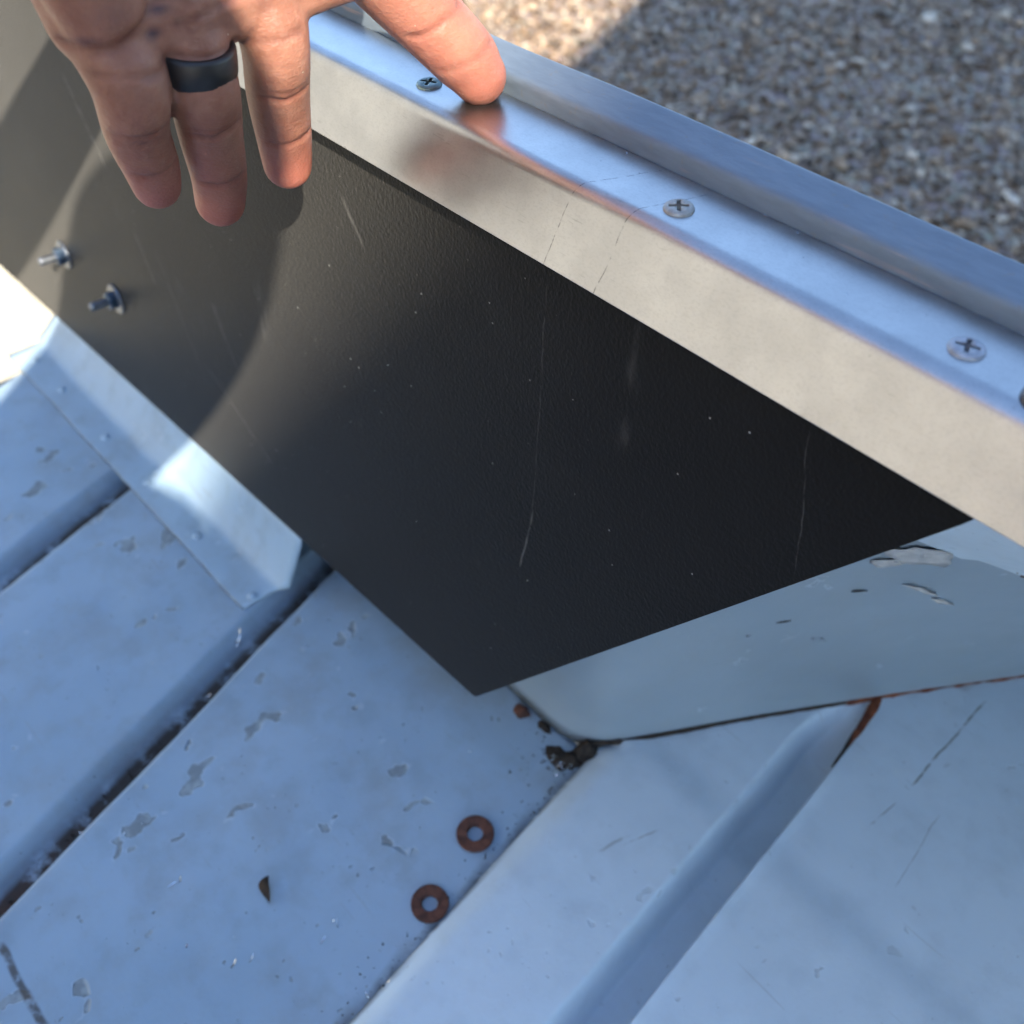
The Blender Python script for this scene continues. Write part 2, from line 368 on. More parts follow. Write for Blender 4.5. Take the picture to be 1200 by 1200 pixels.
def reflection_barn():  # unseen, added for its cream reflection in the strip's front face
    n = Vector((.75, .66, 0)).normalized(); h = Vector((-n.y, n.x, 0)); rot = Matrix((h, n, Vector((0, 0, 1)))).transposed()
    root = empty('reflection_barn', (-3.4, -5.4, GROUND)); root.rotation_euler = rot.to_euler(); tag(root, 'unseen cream building added to give the aluminium edge a warm reflection', 'reflection_barn')
    wm = simple('cream_render', (.53, .50, .44), (.59, .56, .495), 2.5, .9, 0, .3, .004)
    bm = bmesh.new(); box_bm(bm, (0, -2, 1.5), (7, 4, 3.0)); bm_obj('wall', bm, wm, root)
    bm = bmesh.new(); box_bm(bm, (0, -2, 3.06), (7.3, 4.4, .12)); bm_obj('roof', bm, simple('barn_roof', (.25, .22, .2), (.32, .29, .26), 6, .7), root)
    bm = bmesh.new(); box_bm(bm, (-2.6, .03, 1.1), (1.2, .06, 2.2)); dr = bm_obj('door', bm, simple('barn_door', (.4, .33, .25), (.48, .4, .3), 8, .8), root)
    bm = bmesh.new(); box_bm(bm, (-2.1, .09, 1.1), (.04, .06, .3)); bm_obj('handle', bm, STEEL, dr)
reflection_barn()

# ------------------------------------------------------------------ the truck bed
bed = empty('truck_bed', (-.3, 0, FLOOR)); bed.location = (0, 0, 0)
tag(bed, 'worn grey blue painted steel truck bed with ribbed floor and chipped paint', 'truck bed')

def fold_x(y): return -.1565-.125*(y-.03)
SEAM = [(-.34, .2265), (-.245, .2245), (-.200, .2235), (-.183, .230), (-.160, .268), (-.136, .310), (-.090, .384), (-.045, .456), (.05, .612), (.22, .89)]
def seam_x(y):
    ps = SEAM[3:]
    if y <= ps[0][1]: return ps[0][0]
    for (x0, y0), (x1, y1) in zip(ps, ps[1:]):
        if y <= y1: return x0+(x1-x0)*(y-y0)/(y1-y0)
    return ps[-1][0]

def floor_panel(u_lip, u_slope, u_end, y0, y1, lip_drop=.0025, mat=PAINT):
    """one pressed floor sheet: raised flat with a folded left lip, its right side dips under the next sheet's lip"""
    us = [u_lip+.0006, u_lip, u_lip+.0008, u_lip+.003, u_lip+.008]
    zs = [-lip_drop-.004, -lip_drop, -.0004, 0, 0]
    n = 46
    if u_slope is not None:
        for k in range(1, n+1): us.append(u_lip+.008+(u_slope-u_lip-.008)*k/n); zs.append(0)
        w_ = .026
        for k in range(1, 13):
            t = k/12; us.append(u_slope+.0115*t); zs.append(-.0100*float(sstep(0, 1, t)))
        for k in range(1, 9): us.append(u_slope+.0115+.026*k/8); zs.append(-.0103)
    else:
        for k in range(1, n+1): us.append(u_lip+.008+(u_end-u_lip-.008)*k/n); zs.append(0)
    ny = 150
    def f(i, j):
        y = y0+(y1-y0)*j/(ny-1); u = us[i]; x = u-.30*y
        wv = .0011*noise.noise((x*13, y*13, 3))+.0005*noise.noise((x*40, y*40, 9))
        if i < 3: u += .0003*noise.noise((y*40, 1, u_lip*9))+.0007*noise.noise((y*12, 1, u_lip*9)); x = u-.30*y
        return (x, y, FLOOR+zs[i]+wv)
    V, Fc = grid(len(us), ny, f)
    o = mesh_obj('floor_panel', V, Fc, mat, bed); solid(o, .0012)
    g = np.zeros(len(V)); r_ = np.zeros(len(V))
    for j in range(ny):
        y = y0+(y1-y0)*j/(ny-1)
        for i in range(len(us)):
            z_ = zs[i]
            if u_slope is not None and us[i] > u_slope+.006:
                g[j*len(us)+i] = min(1.3, (us[i]-u_slope-.006)/.008)*(.55+.45*noise.noise((y*9, u_lip*30, 1))+.25)
                r_[j*len(us)+i] = .45*max(0, 1-abs(y+.12)/.13)*min(1, (us[i]-u_slope-.006)/.016)
            if i < 2: g[j*len(us)+i] = .5
            elif us[i]-u_lip < .02: g[j*len(us)+i] = max(g[j*len(us)+i], .22*(1-(us[i]-u_lip)/.02)*max(0, noise.noise((y*22, u_lip*40, 4))+.5))
            if u_slope is None:          # dirt line where the side sheet sits on the floor
                x = V[j*len(us)+i][0]; dd = fold_x(y)-x
                g[j*len(us)+i] = max(g[j*len(us)+i], max(0, 1-abs(dd)/.0045)*.9)
                r_[j*len(us)+i] = 0
    color_attr(o, 'grime', g); color_attr(o, 'rust', r_)
    return o
Y0, Y1 = -.42, .222
floor_panel(-.332, None, -.07, Y0, Y1)
floor_panel(-.512, -.3585, 0, Y0, Y1)
floor_panel(-.695, -.5400, 0, Y0, Y1)

# side sheet with its raised step, running up to the seam
def side_sheet():
    offs = list(np.linspace(-.16, -.042, 40))+list(np.linspace(-.040, -.006, 40))+[-.0045, -.003, -.0018, -.0010, -.0004, 0, .0006, .0015, .003, .005]+list(np.linspace(.007, .03, 12))+list(np.linspace(.04, .30, 34))
    ys = np.linspace(-.42, .86, 300)
    nx = len(offs); g = []; r_ = []
    def rib(y): 
        b = -.0585-.082*y
        return b - .028*float(sstep(.30, .375, y))*0 - .004*max(0, (y-.30)/.07)**2*(1 if y > .30 else 0)
    V = []
    for y in ys:
        xl = fold_x(y) if y < .226 else seam_x(y)
        sd = 0
        for o in offs:
            x = max(rib(min(y, .40))+o, xl)
            dp = .0235*float(1-sstep(.30, .375, y)); wd = .0285*float(1-.8*sstep(.315, .385, y))   # pressed groove dying out at the seam
            st = 0.
            if o < -.0003: st = -1. if o > -wd*.62 else -float(1-sstep(-wd, -wd*.62, o)) if o < -wd*.62 else -1.
            if o < -wd*.62: st = -float(sstep(-wd, -wd*.62, o))
            h = dp; lipz = .0012*math.exp(-(o/.003)**2)*float(1-sstep(.27, .352, y)) if o >= 0 else 0
            z = .0080*float(sstep(0, .016, x-xl)**.6) if y < .235 else .0080-.0025*float(sstep(.235, .26, y))
            dseam = abs(x-seam_x(y)) if y > .2 else 9
            z += h*st + lipz + .0012*noise.noise((x*9, y*9, 5)) + .0004*noise.noise((x*35, y*35, 2))
            V.append((x, y, FLOOR+.0012+z))
            g.append(max(0, 1-(x-xl)/.0035)*.9 if y > .22 else max(0, 1-(x-xl)/.0016)*.9)
            r_.append(max(0, 1-(x-xl)/.006)*1.3*float(sstep(.30, .36, y)))
    Fc = [(j*nx+i, j*nx+i+1, (j+1)*nx+i+1, (j+1)*nx+i) for j in range(len(ys)-1) for i in range(nx-1)
          if not (V[j*nx+i][0] == V[j*nx+i+1][0] and V[(j+1)*nx+i][0] == V[(j+1)*nx+i+1][0])]
    me = bpy.data.meshes.new('side_sheet'); me.from_pydata(V, [], Fc); me.materials.append(PAINT2); me.update()
    me.polygons.foreach_set('use_smooth', [True]*len(me.polygons))
    o = link(bpy.data.objects.new('side_sheet', me), bed); color_attr(o, 'grime', g); color_attr(o, 'rust', r_)
side_sheet()

# torn sliver at the end of the raised step and the packed crud in the corner
def sliver(name, pts, w, mat, z, hgt=.002):
    V = []; Fc = []
    for k, (x, y) in enumerate(pts):
        a = pts[max(0, k-1)]; b = pts[min(len(pts)-1, k+1)]; d = Vector((b[0]-a[0], b[1]-a[1])).normalized(); n = Vector((-d.y, d.x))
        ww = w*math.sin(math.pi*min(1, max(0.02, k/(len(pts)-1))))*.5+.0002
        ww *= 1+.4*noise.noise((x*90, y*90, 1)); hz = z if not callable(z) else z(x, y)
        V += [(x-n.x*ww, y-n.y*ww, hz), (x, y, hz+hgt), (x+n.x*ww, y+n.y*ww, hz)]
        if k: q = 3*k; Fc += [(q-3, q-2, q+1, q), (q-2, q-1, q+2, q+1)]
    return mesh_obj(name, V, Fc, mat, bed)
RUSTY = simple('orange_rust', (.09, .022, .010), (.24, .075, .028), 180, .85, 0, .8, .001)

# wall sheet rising from the seam to the rail, leaning in over the side sheet at its right end
def wall_plate():
    # dense resample of the seam, smoothed at its corner
    P = []
    for (a, b) in zip(SEAM, SEAM[1:]):
        n = max(3, int(math.hypot(b[0]-a[0], b[1]-a[1])/.004))
        for k in range(n): P.append((a[0]+(b[0]-a[0])*k/n, a[1]+(b[1]-a[1])*k/n))
    P.append(SEAM[-1]); P = np.array(P)
    for _ in range(12): P[1:-1] = .5*P[1:-1]+.25*(P[:-2]+P[2:])
    rows = 46; V = []; g = []; r_ = []
    for j in range(rows):
        t = j/(rows-1)
        for x, y in P:
            tx, ty, tz = x*1.0-.01*(x < -.2), .2300, -.012
            s = t
            yy = y+(ty-y)*s+.012*math.sin(math.pi*s)*float(sstep(.25, .4, y)); xx = x+(tx-x)*s
            zz = FLOOR+.002+(tz-FLOOR-.002)*s
            # a foot radius at the bottom
            foot = math.exp(-(s/.035)**2); yy -= .006*foot
            b = .0022*noise.noise((xx*11, zz*11, 4))
            V.append((xx, yy+b, zz)); g.append(max(0, 1-s/.012)*.9); r_.append(max(0, 1-s/.02)*1.2*float(sstep(-.14, -.05, x)))
    nx = len(P)
    Fc = [(j*nx+i, j*nx+i+1, (j+1)*nx+i+1, (j+1)*nx+i) for j in range(rows-1) for i in range(nx-1)]
    o = mesh_obj('wall_plate', V, Fc, PAINT3, bed); solid(o, .001, 1); color_attr(o, 'grime', g); color_attr(o, 'rust', r_)
    # grime and rust bead packed into the seam
    pr = [tuple(p) for p in P if p[0] > -.186]
    for name, mat, sel, ww in (('seam_crud', CRUD, lambda x: x < -.105, .0016), ('seam_rust', RUSTY, lambda x: x >= -.107, .0027)):
        q = [(x+.0012, y-.0064) for x, y in pr if sel(x) and x < .12]
        V = []; Fc = []
        for k, (x, y) in enumerate(q):
            a = ww*(.55+.8*abs(noise.noise((x*120, y*120, 2)))); n = Vector((.82, -.57))
            zb = FLOOR+.0072
            V += [(x-n.x*a, y-n.y*a, zb+.001), (x+n.x*.2*a, y+n.y*.2*a, zb+.0012+.4*a), (x+n.x*a, y+n.y*a, zb-.0006)]
            if k: i = 3*k; Fc += [(i-3, i-2, i+1, i), (i-2, i-1, i+2, i+1)]
        mesh_obj(name, V, Fc, mat, bed)
    return P
WP = wall_plate()

# bent flange at the foot of the black panel
def flange():
    n = 60; prof = [(.1775, 0, 0), (.1768, .12, 0), (.162, .90, 0), (.1585, .985, 0), (.155, 1.0, 0), (.146, 1.0, 0), (.134, 1.0, 0), (.1325, 1.004, 0)]
    V = []
    for k in range(n):
        x = -.7620+(.7620-.392)*k/(n-1)
        zt = -.3035-(-x-.392)*.056                      # top edge follows the panel foot
        zb = FLOOR+.0022
        for (y, t, _) in prof:
            xx = x + (0 if t < .95 else .004*(1-k/(n-1)))
            if t >= .95 and k > n-6: xx -= .010*(k-n+6)/5*(t-.95)/.05*.8
            yy = y+.0008*noise.noise((x*20, y*30, 7))+(.0035*(x+.392)/.37 if t > .8 else 0)
            V.append((xx, yy, zt+(zb-zt)*t+.0006*noise.noise((x*25, t, 2))))
    m_ = len(prof); Fc = [(j*m_+i, j*m_+i+1, (j+1)*m_+i+1, (j+1)*m_+i) for j in range(n-1) for i in range(m_-1)]
    o = mesh_obj('flange', V, Fc, PAINT4, bed); solid(o, .0014)
    color_attr(o, 'grime', [(.8 if i % m_ >= m_-1 else 0) for i in range(len(V))]); color_attr(o, 'rust', [0]*len(V))
    for k, x in enumerate((-.735, -.685, -.61, -.545, -.475, -.405)):   # small rivets along the foot
        bm = bmesh.new(); lathe(bm, [(.0032, 0), (.003, .0009), (.0018, .0016), (0, .0018)], 12)
        r = bm_obj('rivet', bm, PAINT4, bed, True); r.location = (x, .1425, FLOOR+.0024)
flange()

# pressed rail of the bed side: ledge, upright, crown and outer skin
def bed_rail():
    prof = [(.2045, -.020), (.2048, -.0060), (.2062, -.0034), (.2272, -.0022), (.2276, -.0021), (.2279, -.0014), (.2284, .0010), (.2289, .0038), (.2292, .0054), (.2296, .0062), (.2303, .0066), (.2316, .0069), (.2412, .0089), (.2420, .0091), (.2424, .0091), (.2428, .0088), (.2430, .0080), (.2432, -.004)]
    n = 170; V = []
    for k in range(n):
        x = -1.25+1.75*k/(n-1)
        for (y, z) in prof: V.append((x, y+.0007*noise.noise((x*14, z*20, 1)), z+.0006*noise.noise((x*17, y*60, 5))))
    m_ = len(prof); Fc = [(j*m_+i, j*m_+i+1, (j+1)*m_+i+1, (j+1)*m_+i) for j in range(n-1) for i in range(m_-1)]
    o = mesh_obj('rail', V, Fc, GALV, bed); solid(o, .0008)
    # outer skin of the bed side, swelling over the wheel
    def f(i, j):
        x = -1.25+1.75*i/79; t = j/15; y = .244
        bulge = .02 + (max(0, np.interp(x, [p[0] for p in SEAM], [p[1] for p in SEAM])-.20))*1.0
        return (x, y+bulge*float(sstep(0, .55, t)), -.003-.74*t)
    V, Fc = grid(80, 16, f); so = mesh_obj('outer_skin', V, Fc, PAINT2, bed); solid(so, .001)
    for oo in (so,): color_attr(oo, 'grime', [0]*len(V)); color_attr(oo, 'rust', [0]*len(V))
    # frame and near side below the sheets, so the bed stands on something
    bm = bmesh.new(); box_bm(bm, (-.30, -.1, FLOOR-.05), (.92, .10, .06)); box_bm(bm, (-.30, .12, FLOOR-.05), (.92, .08, .06)); box_bm(bm, (-.2, -.3, FLOOR-.05), (1.1, .08, .06))
    bm_obj('cross_member', bm, DARKSTEEL, bed)
bed_rail()
def near_side():
    bm = bmesh.new(); box_bm(bm, (-.22, -.424, FLOOR-.055), (.98, .006, .10)); o = bm_obj('side_board', bm, PAINT2, bed)
    for nme in ('grime', 'rust'): color_attr(o, nme, [0]*len(o.data.vertices))
near_side()

# ------------------------------------------------------------------ black plastic panel
panel = empty('black_panel', (0, 0, 0))
tag(panel, 'large black textured plastic sheet with a pointed lower corner behind the aluminium edge', 'panel')
TL = math.tan(R(4))
def pan_y(z): return .198+TL*z
def black_panel():
    # outline in (x, z)
    C = [(-1.10, -.347), (-.2265, -.2915), (-.2252, -.2905), (-.050, -.0345), (-.0385, -.016), (-1.10, -.016)]
    bm = bmesh.new(); fr = [bm.verts.new((x, pan_y(z), z)) for x, z in C]; bk = [bm.verts.new((x, pan_y(z)+.003, z)) for x, z in C]
    bm.faces.new(fr); bm.faces.new(bk[::-1])
    for i in range(len(C)): j = (i+1) % len(C); bm.faces.new((fr[i], fr[j], bk[j], bk[i]))
    bmesh.ops.recalc_face_normals(bm, faces=bm.faces)
    bmesh.ops.bevel(bm, geom=bm.edges[:], offset=.0005, segments=2, affect='EDGES')
    bm_obj('sheet', bm, BLACK, panel)
black_panel()
nrm = Vector((0, -1, TL)).normalized()
def panel_bolt(x, z, spin):
    q = nrm.to_track_quat('Z', 'Y').to_matrix().to_4x4(); M = Matrix.Translation((x, pan_y(z), z)) @ q
    b = empty('bolt'); b.parent = panel; b.matrix_world = M
    bm = bmesh.new(); lathe(bm, [(.0034, .0002), (.0102, .0002), (.0105, .0008), (.0102, .0016), (.0034, .0017)], 28, close=False); bm_obj('washer', bm, BOLT, b, False)
    bm = bmesh.new(); lathe(bm, [(.0055, .0017), (.0065, .0022), (.0065, .0062), (.0055, .0072), (.0032, .0072)], 6, Matrix.Rotation(spin, 4, 'Z')); bm_obj('nut', bm, BLUED, b)
    bm = bmesh.new(); pr = [(.0030, .001)]
    for k in range(14): pr += [(.0030, .007+k*.0008), (.0026, .0074+k*.0008)]
    pr += [(.0024, .0190), (0, .0192)]; lathe(bm, pr, 16); bm_obj('shank', bm, BOLT, b, True)
BOLT = simple('dull_bolt_zinc', (.17, .19, .22), (.28, .30, .33), 200, .42, .9, .1, .0003)
BLUED = simple('blue_zinc', (.07, .11, .17), (.12, .17, .24), 200, .35, .9, .1, .0003)
panel_bolt(-.6863, -.2384, .2); panel_bolt(-.6028, -.2350, .6)

# ------------------------------------------------------------------ aluminium edge strip
strip = empty('aluminium_edge', (0, 0, 0))
tag(strip, 'shiny bare aluminium angle screwed along the rail above the black sheet', 'metal strip')
def alu():
    pts = [(.2268, -.0011), (.2267, -.0002), (.2265, 0), (.2262, 0), (.2250, 0), (.2200, 0), (.2120, 0), (.2062, 0), (.2048, 0)]
    cx, cz, r0 = .2040, -.0048, .0048; th = 71
    for k in range(0, 15): a = R(90+th*k/14); pts.append((cx+r0*math.cos(a), cz+r0*math.sin(a)))
    ex, ez = pts[-1]; d = Vector((-math.sin(R(19)), -math.cos(R(19))))
    for k in (.3, .6, 2, 4, 8, 12, 16, 20, 22.4, 23.0, 23.3, 23.5): pts.append((ex+d.x*k*.001, ez+d.y*k*.001))
    n = 150; V = []
    for k in range(n):
        x = -1.25+1.6*k/(n-1)
        for i, (y, z) in enumerate(pts):
            s = i/(len(pts)-1)
            V.append((x, y+.0003*noise.noise((x*7, s*1, 3)), z+.0002*noise.noise((x*8, s*1.5, 8))))
    m_ = len(pts); Fc = [(j*m_+i, j*m_+i+1, (j+1)*m_+i+1, (j+1)*m_+i) for j in range(n-1) for i in range(m_-1)]
    o = mesh_obj('angle', V, Fc, ALU, strip); s = solid(o, .0011, 1); 
    return o
alu_o = alu()
def screw(x, y, spin, mat, r=.0047, h=.0023, tilt=(0, 0)):
    bm = bmesh.new(); n = 32
    lathe(bm, [(r*.93, -.0002), (r, .0002), (r, h*.45), (r*.93, h*.8), (r*.75, h), (0, h*1.02)], n)
    o = bm_obj('screw', bm, mat, strip, True)
    # cross recess as real cut
    bm = bmesh.new(); box_bm(bm, (0, 0, h), (r*1.25, r*.26, h*1.5)); box_bm(bm, (0, 0, h), (r*.26, r*1.25, h*1.504)); cut = bm_obj('recess', bm, CRUD)
    cutm = o.modifiers.new('recess', 'BOOLEAN'); cutm.operation = 'DIFFERENCE'; cutm.object = cut; cutm.solver = 'EXACT'
    dg = bpy.context.evaluated_depsgraph_get(); me = bpy.data.meshes.new_from_object(o.evaluated_get(dg))
    o.modifiers.clear(); o.data = me; bpy.data.objects.remove(cut)
    o.location = (x, y, 0); o.rotation_euler = (tilt[0], tilt[1], spin)
    return o
PALE = simple('pale_zinc_screw', (.42, .40, .36), (.30, .29, .27), 350, .5, .5, .1, .0003)
DULL = simple('dull_screw', (.40, .42, .46), (.28, .30, .34), 350, .5, .5, .1, .0003)
TEAL = simple('grey_green_screw', (.16, .22, .22), (.24, .29, .29), 350, .45, .8, .1, .0003)
def put(x, y, s, m, **k): return screw(x, y, s, m, **k)
put(-.2777, .2115, .5, TEAL, tilt=(.03, 0)); put(-.1615, .2111, .75, PALE, tilt=(.05, -.05)); put(-.0699, .2117, .35, DULL)
tag(put(-.0475, .2070, .3, DARKSTEEL, r=.0055, h=.0042), 'dark raised screw head at the right edge of the picture')
put(-.40, .2113, .1, STEEL); put(.05, .2113, .9, STEEL)

# ------------------------------------------------------------------ loose things on the floor
def washer(x, y, spin, label, r=.0100):
    bm = bmesh.new(); lathe(bm, [(r*.42, .0002), (r*.97, .0002), (r, .0007), (r, .0020), (r*.96, .0025), (r*.46, .0025), (r*.42, .0020)], 36, close=True)
    for v in bm.verts: v.co.z += .0003*noise.noise(v.co*260+Vector((x*99, 0, 0)))
    o = bm_obj('rusty_washer', bm, RUST, None, False); o.location = (x, y, FLOOR+.0008); o.rotation_euler = (.02, .03, spin)
    tag(o, label, 'washer', 'rusty washers on the truck bed floor')
washer(-.1884, .1441, 0, 'rusty washer closer to the black panel on the blue grey floor')
washer(-.1756, .1033, .7, 'rusty washer closer to the bottom of the picture on the blue grey floor', .0095)

def leaf():
    V = []; Fc = []; n = 9
    for k in range(n):
        t = k/(n-1); wv = .0030*math.sin(math.pi*min(1, t*.9+.08))
        c = Vector((t*.012-.006, .003*math.sin(t*2.4), .0012+.0022*math.sin(t*3)))
        for s in (-1, 0, 1): V.append((c.x+.001*s, c.y+s*wv, c.z+.0012*abs(s)+.0006*noise.noise((k*1.3, s, 3))))
        if k: i = 3*k; Fc += [(i-3, i-2, i+1, i), (i-2, i-1, i+2, i+1)]
    o = mesh_obj('leaf_scrap', V, Fc, LEAF); solid(o, .0003, 0); o.location = (-.2347, .0481, FLOOR+.0008); o.rotation_euler = (0, 0, 2.4)
    tag(o, 'small dark curled leaf scrap on the floor left of the washers', 'leaf')
leaf()

# bright shavings: curled slivers lying in the groove, the corner hole and on the strip
def shavings():
    V = []; Fc = []
    def curl(c, ln, wd, yaw, curlr, zoff):
        n = 7; b = len(V)
        for k in range(n):
            t = k/(n-1)-.5; a = t*curlr; px = ln*t; pz = zoff+ln*.35*abs(math.sin(a))
            dx, dy = math.cos(yaw+a), math.sin(yaw+a)
            for s in (-.5, .5):
                V.append((c[0]+px*math.cos(yaw)-s*wd*dy, c[1]+px*math.sin(yaw)+s*wd*dx, c[2]+pz+.25*wd*s*random.uniform(0, 2)))
            if k: i = b+2*k; Fc.append((i-2, i-1, i+1, i))
    def cluster(cx, cy, cz, n, spread, sz=.004):
        for _ in range(n):
            curl((cx+random.gauss(0, spread), cy+random.gauss(0, spread), cz), random.uniform(.4, 1.4)*sz, random.uniform(.15, .4)*sz*.6, random.uniform(0, 6.3), random.uniform(-2, 2), .0003)
    z = FLOOR+.0008
    cluster(-.189, .204, z+.001, 16, .0045, .004); cluster(-.372, .126, z-.007, 5, .004, .006); cluster(-.355, .09, z-.008, 4, .005); cluster(-.343, .043, z-.010, 7, .006); cluster(-.325, .0, z-.010, 6, .006)
    cluster(-.2, .06, z, 3, .004, .004); cluster(-.275, .01, z, 2, .004); cluster(-.385, .118, z, 3, .003, .006); cluster(-.225, .02, z, 3, .01, .004); cluster(-.163, .065, z, 2, .006)
    for _ in range(26): cluster(random.uniform(-.5, -.17), random.uniform(-.05, .2), z, 1, .001, .0018)
    for x in (-.193, -.143, -.128, -.068, -.062): cluster(x, .2262, .0006, 3, .0010, .0017)
    o = mesh_obj('metal_shavings', V, Fc, SWARF, None, False)
    tag(o, 'tiny bright metal shavings scattered over floor, groove and strip', 'shavings', kind='stuff')
shavings()

def crumbs():
    ico = [(0, 0, 1), (.9, 0, -.3), (-.45, .8, -.3), (-.45, -.8, -.3)]; V = []; Fc = []
    def one(x, y, z, r):
        b = len(V); a = random.uniform(0, 6.3); c_, s2 = math.cos(a), math.sin(a)
        for p in ico:
            k = r*random.uniform(.7, 1.3); V.append((x+k*(p[0]*c_-p[1]*s2), y+k*(p[0]*s2+p[1]*c_), z+k*p[2]*.7))
        Fc.extend([(b, b+1, b+2), (b, b+2, b+3), (b, b+3, b+1), (b+1, b+3, b+2)])
    z = FLOOR+.0012
    for _ in range(120):
        y = random.uniform(-.06, .21); one(fold_x(y)-abs(random.gauss(0, .006))-.001, y, z, random.uniform(.0003, .0009))
    for _ in range(110): y = random.uniform(-.08, .19); one(-.333-.30*y-random.uniform(.001, .012), y, z-.0105, random.uniform(.0004, .0012))
    for _ in range(60): one(random.gauss(-.195, .014), random.gauss(.203, .009), z, random.uniform(.0003, .0010))
    for _ in range(130): one(random.uniform(-.55, -.17), random.uniform(-.08, .20), z, random.uniform(.0002, .0005))
    tag(mesh_obj('dirt_crumbs', V, Fc, CRUD, None, False), 'dark dirt crumbs scattered along the floor seams', 'dirt', kind='stuff')
crumbs()

# packed dirt in the corner where floor, side sheet and wall sheet meet
def crud_lump(x, y, sx, sy, h, seed, n=14, mat=CRUD, name='dirt_clump'):
    V = []; Fc = []; m_ = 18
    for j in range(6):
        t = j/5
        for k in range(m_):
            a = 2*math.pi*k/m_; r = (1-t)*(1+.45*noise.noise((math.cos(a)*1.6, math.sin(a)*1.6, seed+t)))
            V.append((x+sx*r*math.cos(a), y+sy*r*math.sin(a), FLOOR+h*(t**.6)*(1+.4*noise.noise((a, t*3, seed)))))
        if j:
            b = j*m_
            for k in range(m_): k2 = (k+1) % m_; Fc.append((b-m_+k, b-m_+k2, b+k2, b+k))
    return mesh_obj(name, V, Fc, mat, bed)
crud_lump(-.1840, .2225, .0075, .0085, .0095, 5); crud_lump(-.1915, .2085, .010, .006, .0035, 1); crud_lump(-.186, .2125, .006, .006, .005, 2); crud_lump(-.228, .2135, .006, .004, .0045, 3, mat=RUST); crud_lump(-.212, .2160, .005, .003, .003, 4)
pts = [(-.0795+.0, .3114), (-.0815, .325), (-.0845, .340), (-.0855, .352), (-.0858, .3695)]
def lipx(y): return -.0585-.082*y-.004*max(0, (y-.30)/.07)**2*(1 if y > .30 else 0)-.0006
sliver('torn_gap', [(lipx(y)-.0002, y) for y in np.linspace(.312, .362, 22)], .0026, CRUD, lambda x, y: FLOOR+.0068, .0010)
sliver('rust_sliver', [(lipx(y)+.0004, y) for y in np.linspace(.330, .384, 24)], .0050, RUSTY, lambda x, y: FLOOR+.0074, .0012)

# peeled paint flakes curling off the wall sheet below the strip
def wall_y(x, z):
    y = float(np.interp(x, WP[:, 0], WP[:, 1])); s = (z-FLOOR)/(-.012-FLOOR); return y+(.230-y)*s+.012*math.sin(math.pi*s)*float(sstep(.25, .4, y))
def flake(x, z, sx, sz, rot, seed, lift=.0015, mat=FLAKE):
    V = []; Fc = []; m_ = 16; yc = wall_y(x, z)
    for j in range(4):
        t = 1-j/3
        for k in range(m_):
            a = 2*math.pi*k/m_; r = t*(1+.6*noise.noise((math.cos(a)*1.7, math.sin(a)*1.7, seed))+.2*noise.noise((math.cos(a)*5, math.sin(a)*5, seed)))
            px, pz = sx*r*math.cos(a), sz*r*math.sin(a); xx, zz = px*math.cos(rot)-pz*math.sin(rot), px*math.sin(rot)+pz*math.cos(rot)
            V.append((x+xx, wall_y(x+xx, z+zz)-.0018-lift*t*t*(.5+noise.noise((xx*300, zz*300, seed))), z+zz))
        if j:
            b = j*m_
            for k in range(m_): k2 = (k+1) % m_; Fc.append((b-m_+k, b-m_+k2, b+k2, b+k))
    o = mesh_obj('paint_flake', V, Fc, mat, bed); solid(o, .0004, 0)
flake(-.0880, -.1655, .0115, .0075, .25, 3); flake(-.0985, -.176, .006, .0028, .5, 8)
for k_, (fx_, fz_) in enumerate(((-.1381, -.2471), (-.1362, -.2500), (-.1180, -.2544), (-.1172, -.2580), (-.1064, -.2055), (-.1290, -.235))): flake(fx_, fz_, .0022, .0007, -.6+.2*k_, 20+k_, .0004, CRUD)
flake(-.0862, -.2019, .0016, .0072, .75, 5, .002); flake(-.0795, -.214, .0012, .0045, .9, 6, .002)
flake(-.0570, -.1575, .0050, .0065, .3, 9, .002); flake(-.0540, -.170, .0030, .0050, .2, 11, .002, RUST); flake(-.0600, -.148, .0035, .0035, .2, 12, .002, CRUD)

# ------------------------------------------------------------------ the person holding the edge: detailed left hand, body outside the picture
person = empty('person', (.06, -.84, GROUND))
tag(person, 'left hand with a black ring, index fingertip pressing on the aluminium edge', 'person')
PI = person.matrix_world.inverted() if False else Matrix.Translation((-.06, .84, -GROUND))
FING = {
 'pinky': [(-.2762, .1013, .0498, .0112), (-.2675, .1023, .0359, .0106), (-.2748, .1036, .0192, .0093), (-.2830, .1079, .0044, .0086), (-.2887, .1102, -.0052, .0076)],
 'ring': [(-.2739, .1233, .0485, .0117), (-.2694, .1239, .0290, .0105), (-.2806, .1282, .0089, .0099), (-.2916, .1328, -.0108, .0092), (-.2987, .1343, -.0238, .0085)],
 'middle': [(-.2767, .1520, .0483, .0123), (-.2724, .1509, .0320, .0104), (-.2826, .1547, .0125, .0101), (-.2924, .1595, -.0065, .0094), (-.2970, .1615, -.0186, .0086)],
 'index': [(-.2723, .1840, .0519, .0127), (-.2697, .1921, .0414, .0121), (-.2648, .2046, .0265, .0116), (-.2598, .2136, .0149, .0111), (-.2567, .2167, .0091, .0095)],
}
WRIST = Vector((-.292, .112, .142))
def catmull(P, n):
    P = [np.array(p, float) for p in P]; P = [2*P[0]-P[1]]+P+[2*P[-1]-P[-2]]; out = []
    for i in range(1, len(P)-2):
        for k in range(n):
            t = k/n; a, b, c, d = P[i-1:i+3]
            out.append(.5*((2*b)+(-a+c)*t+(2*a-5*b+4*c-d)*t*t+(-a+3*b-3*c+d)*t**3))
    out.append(P[-2]); return out
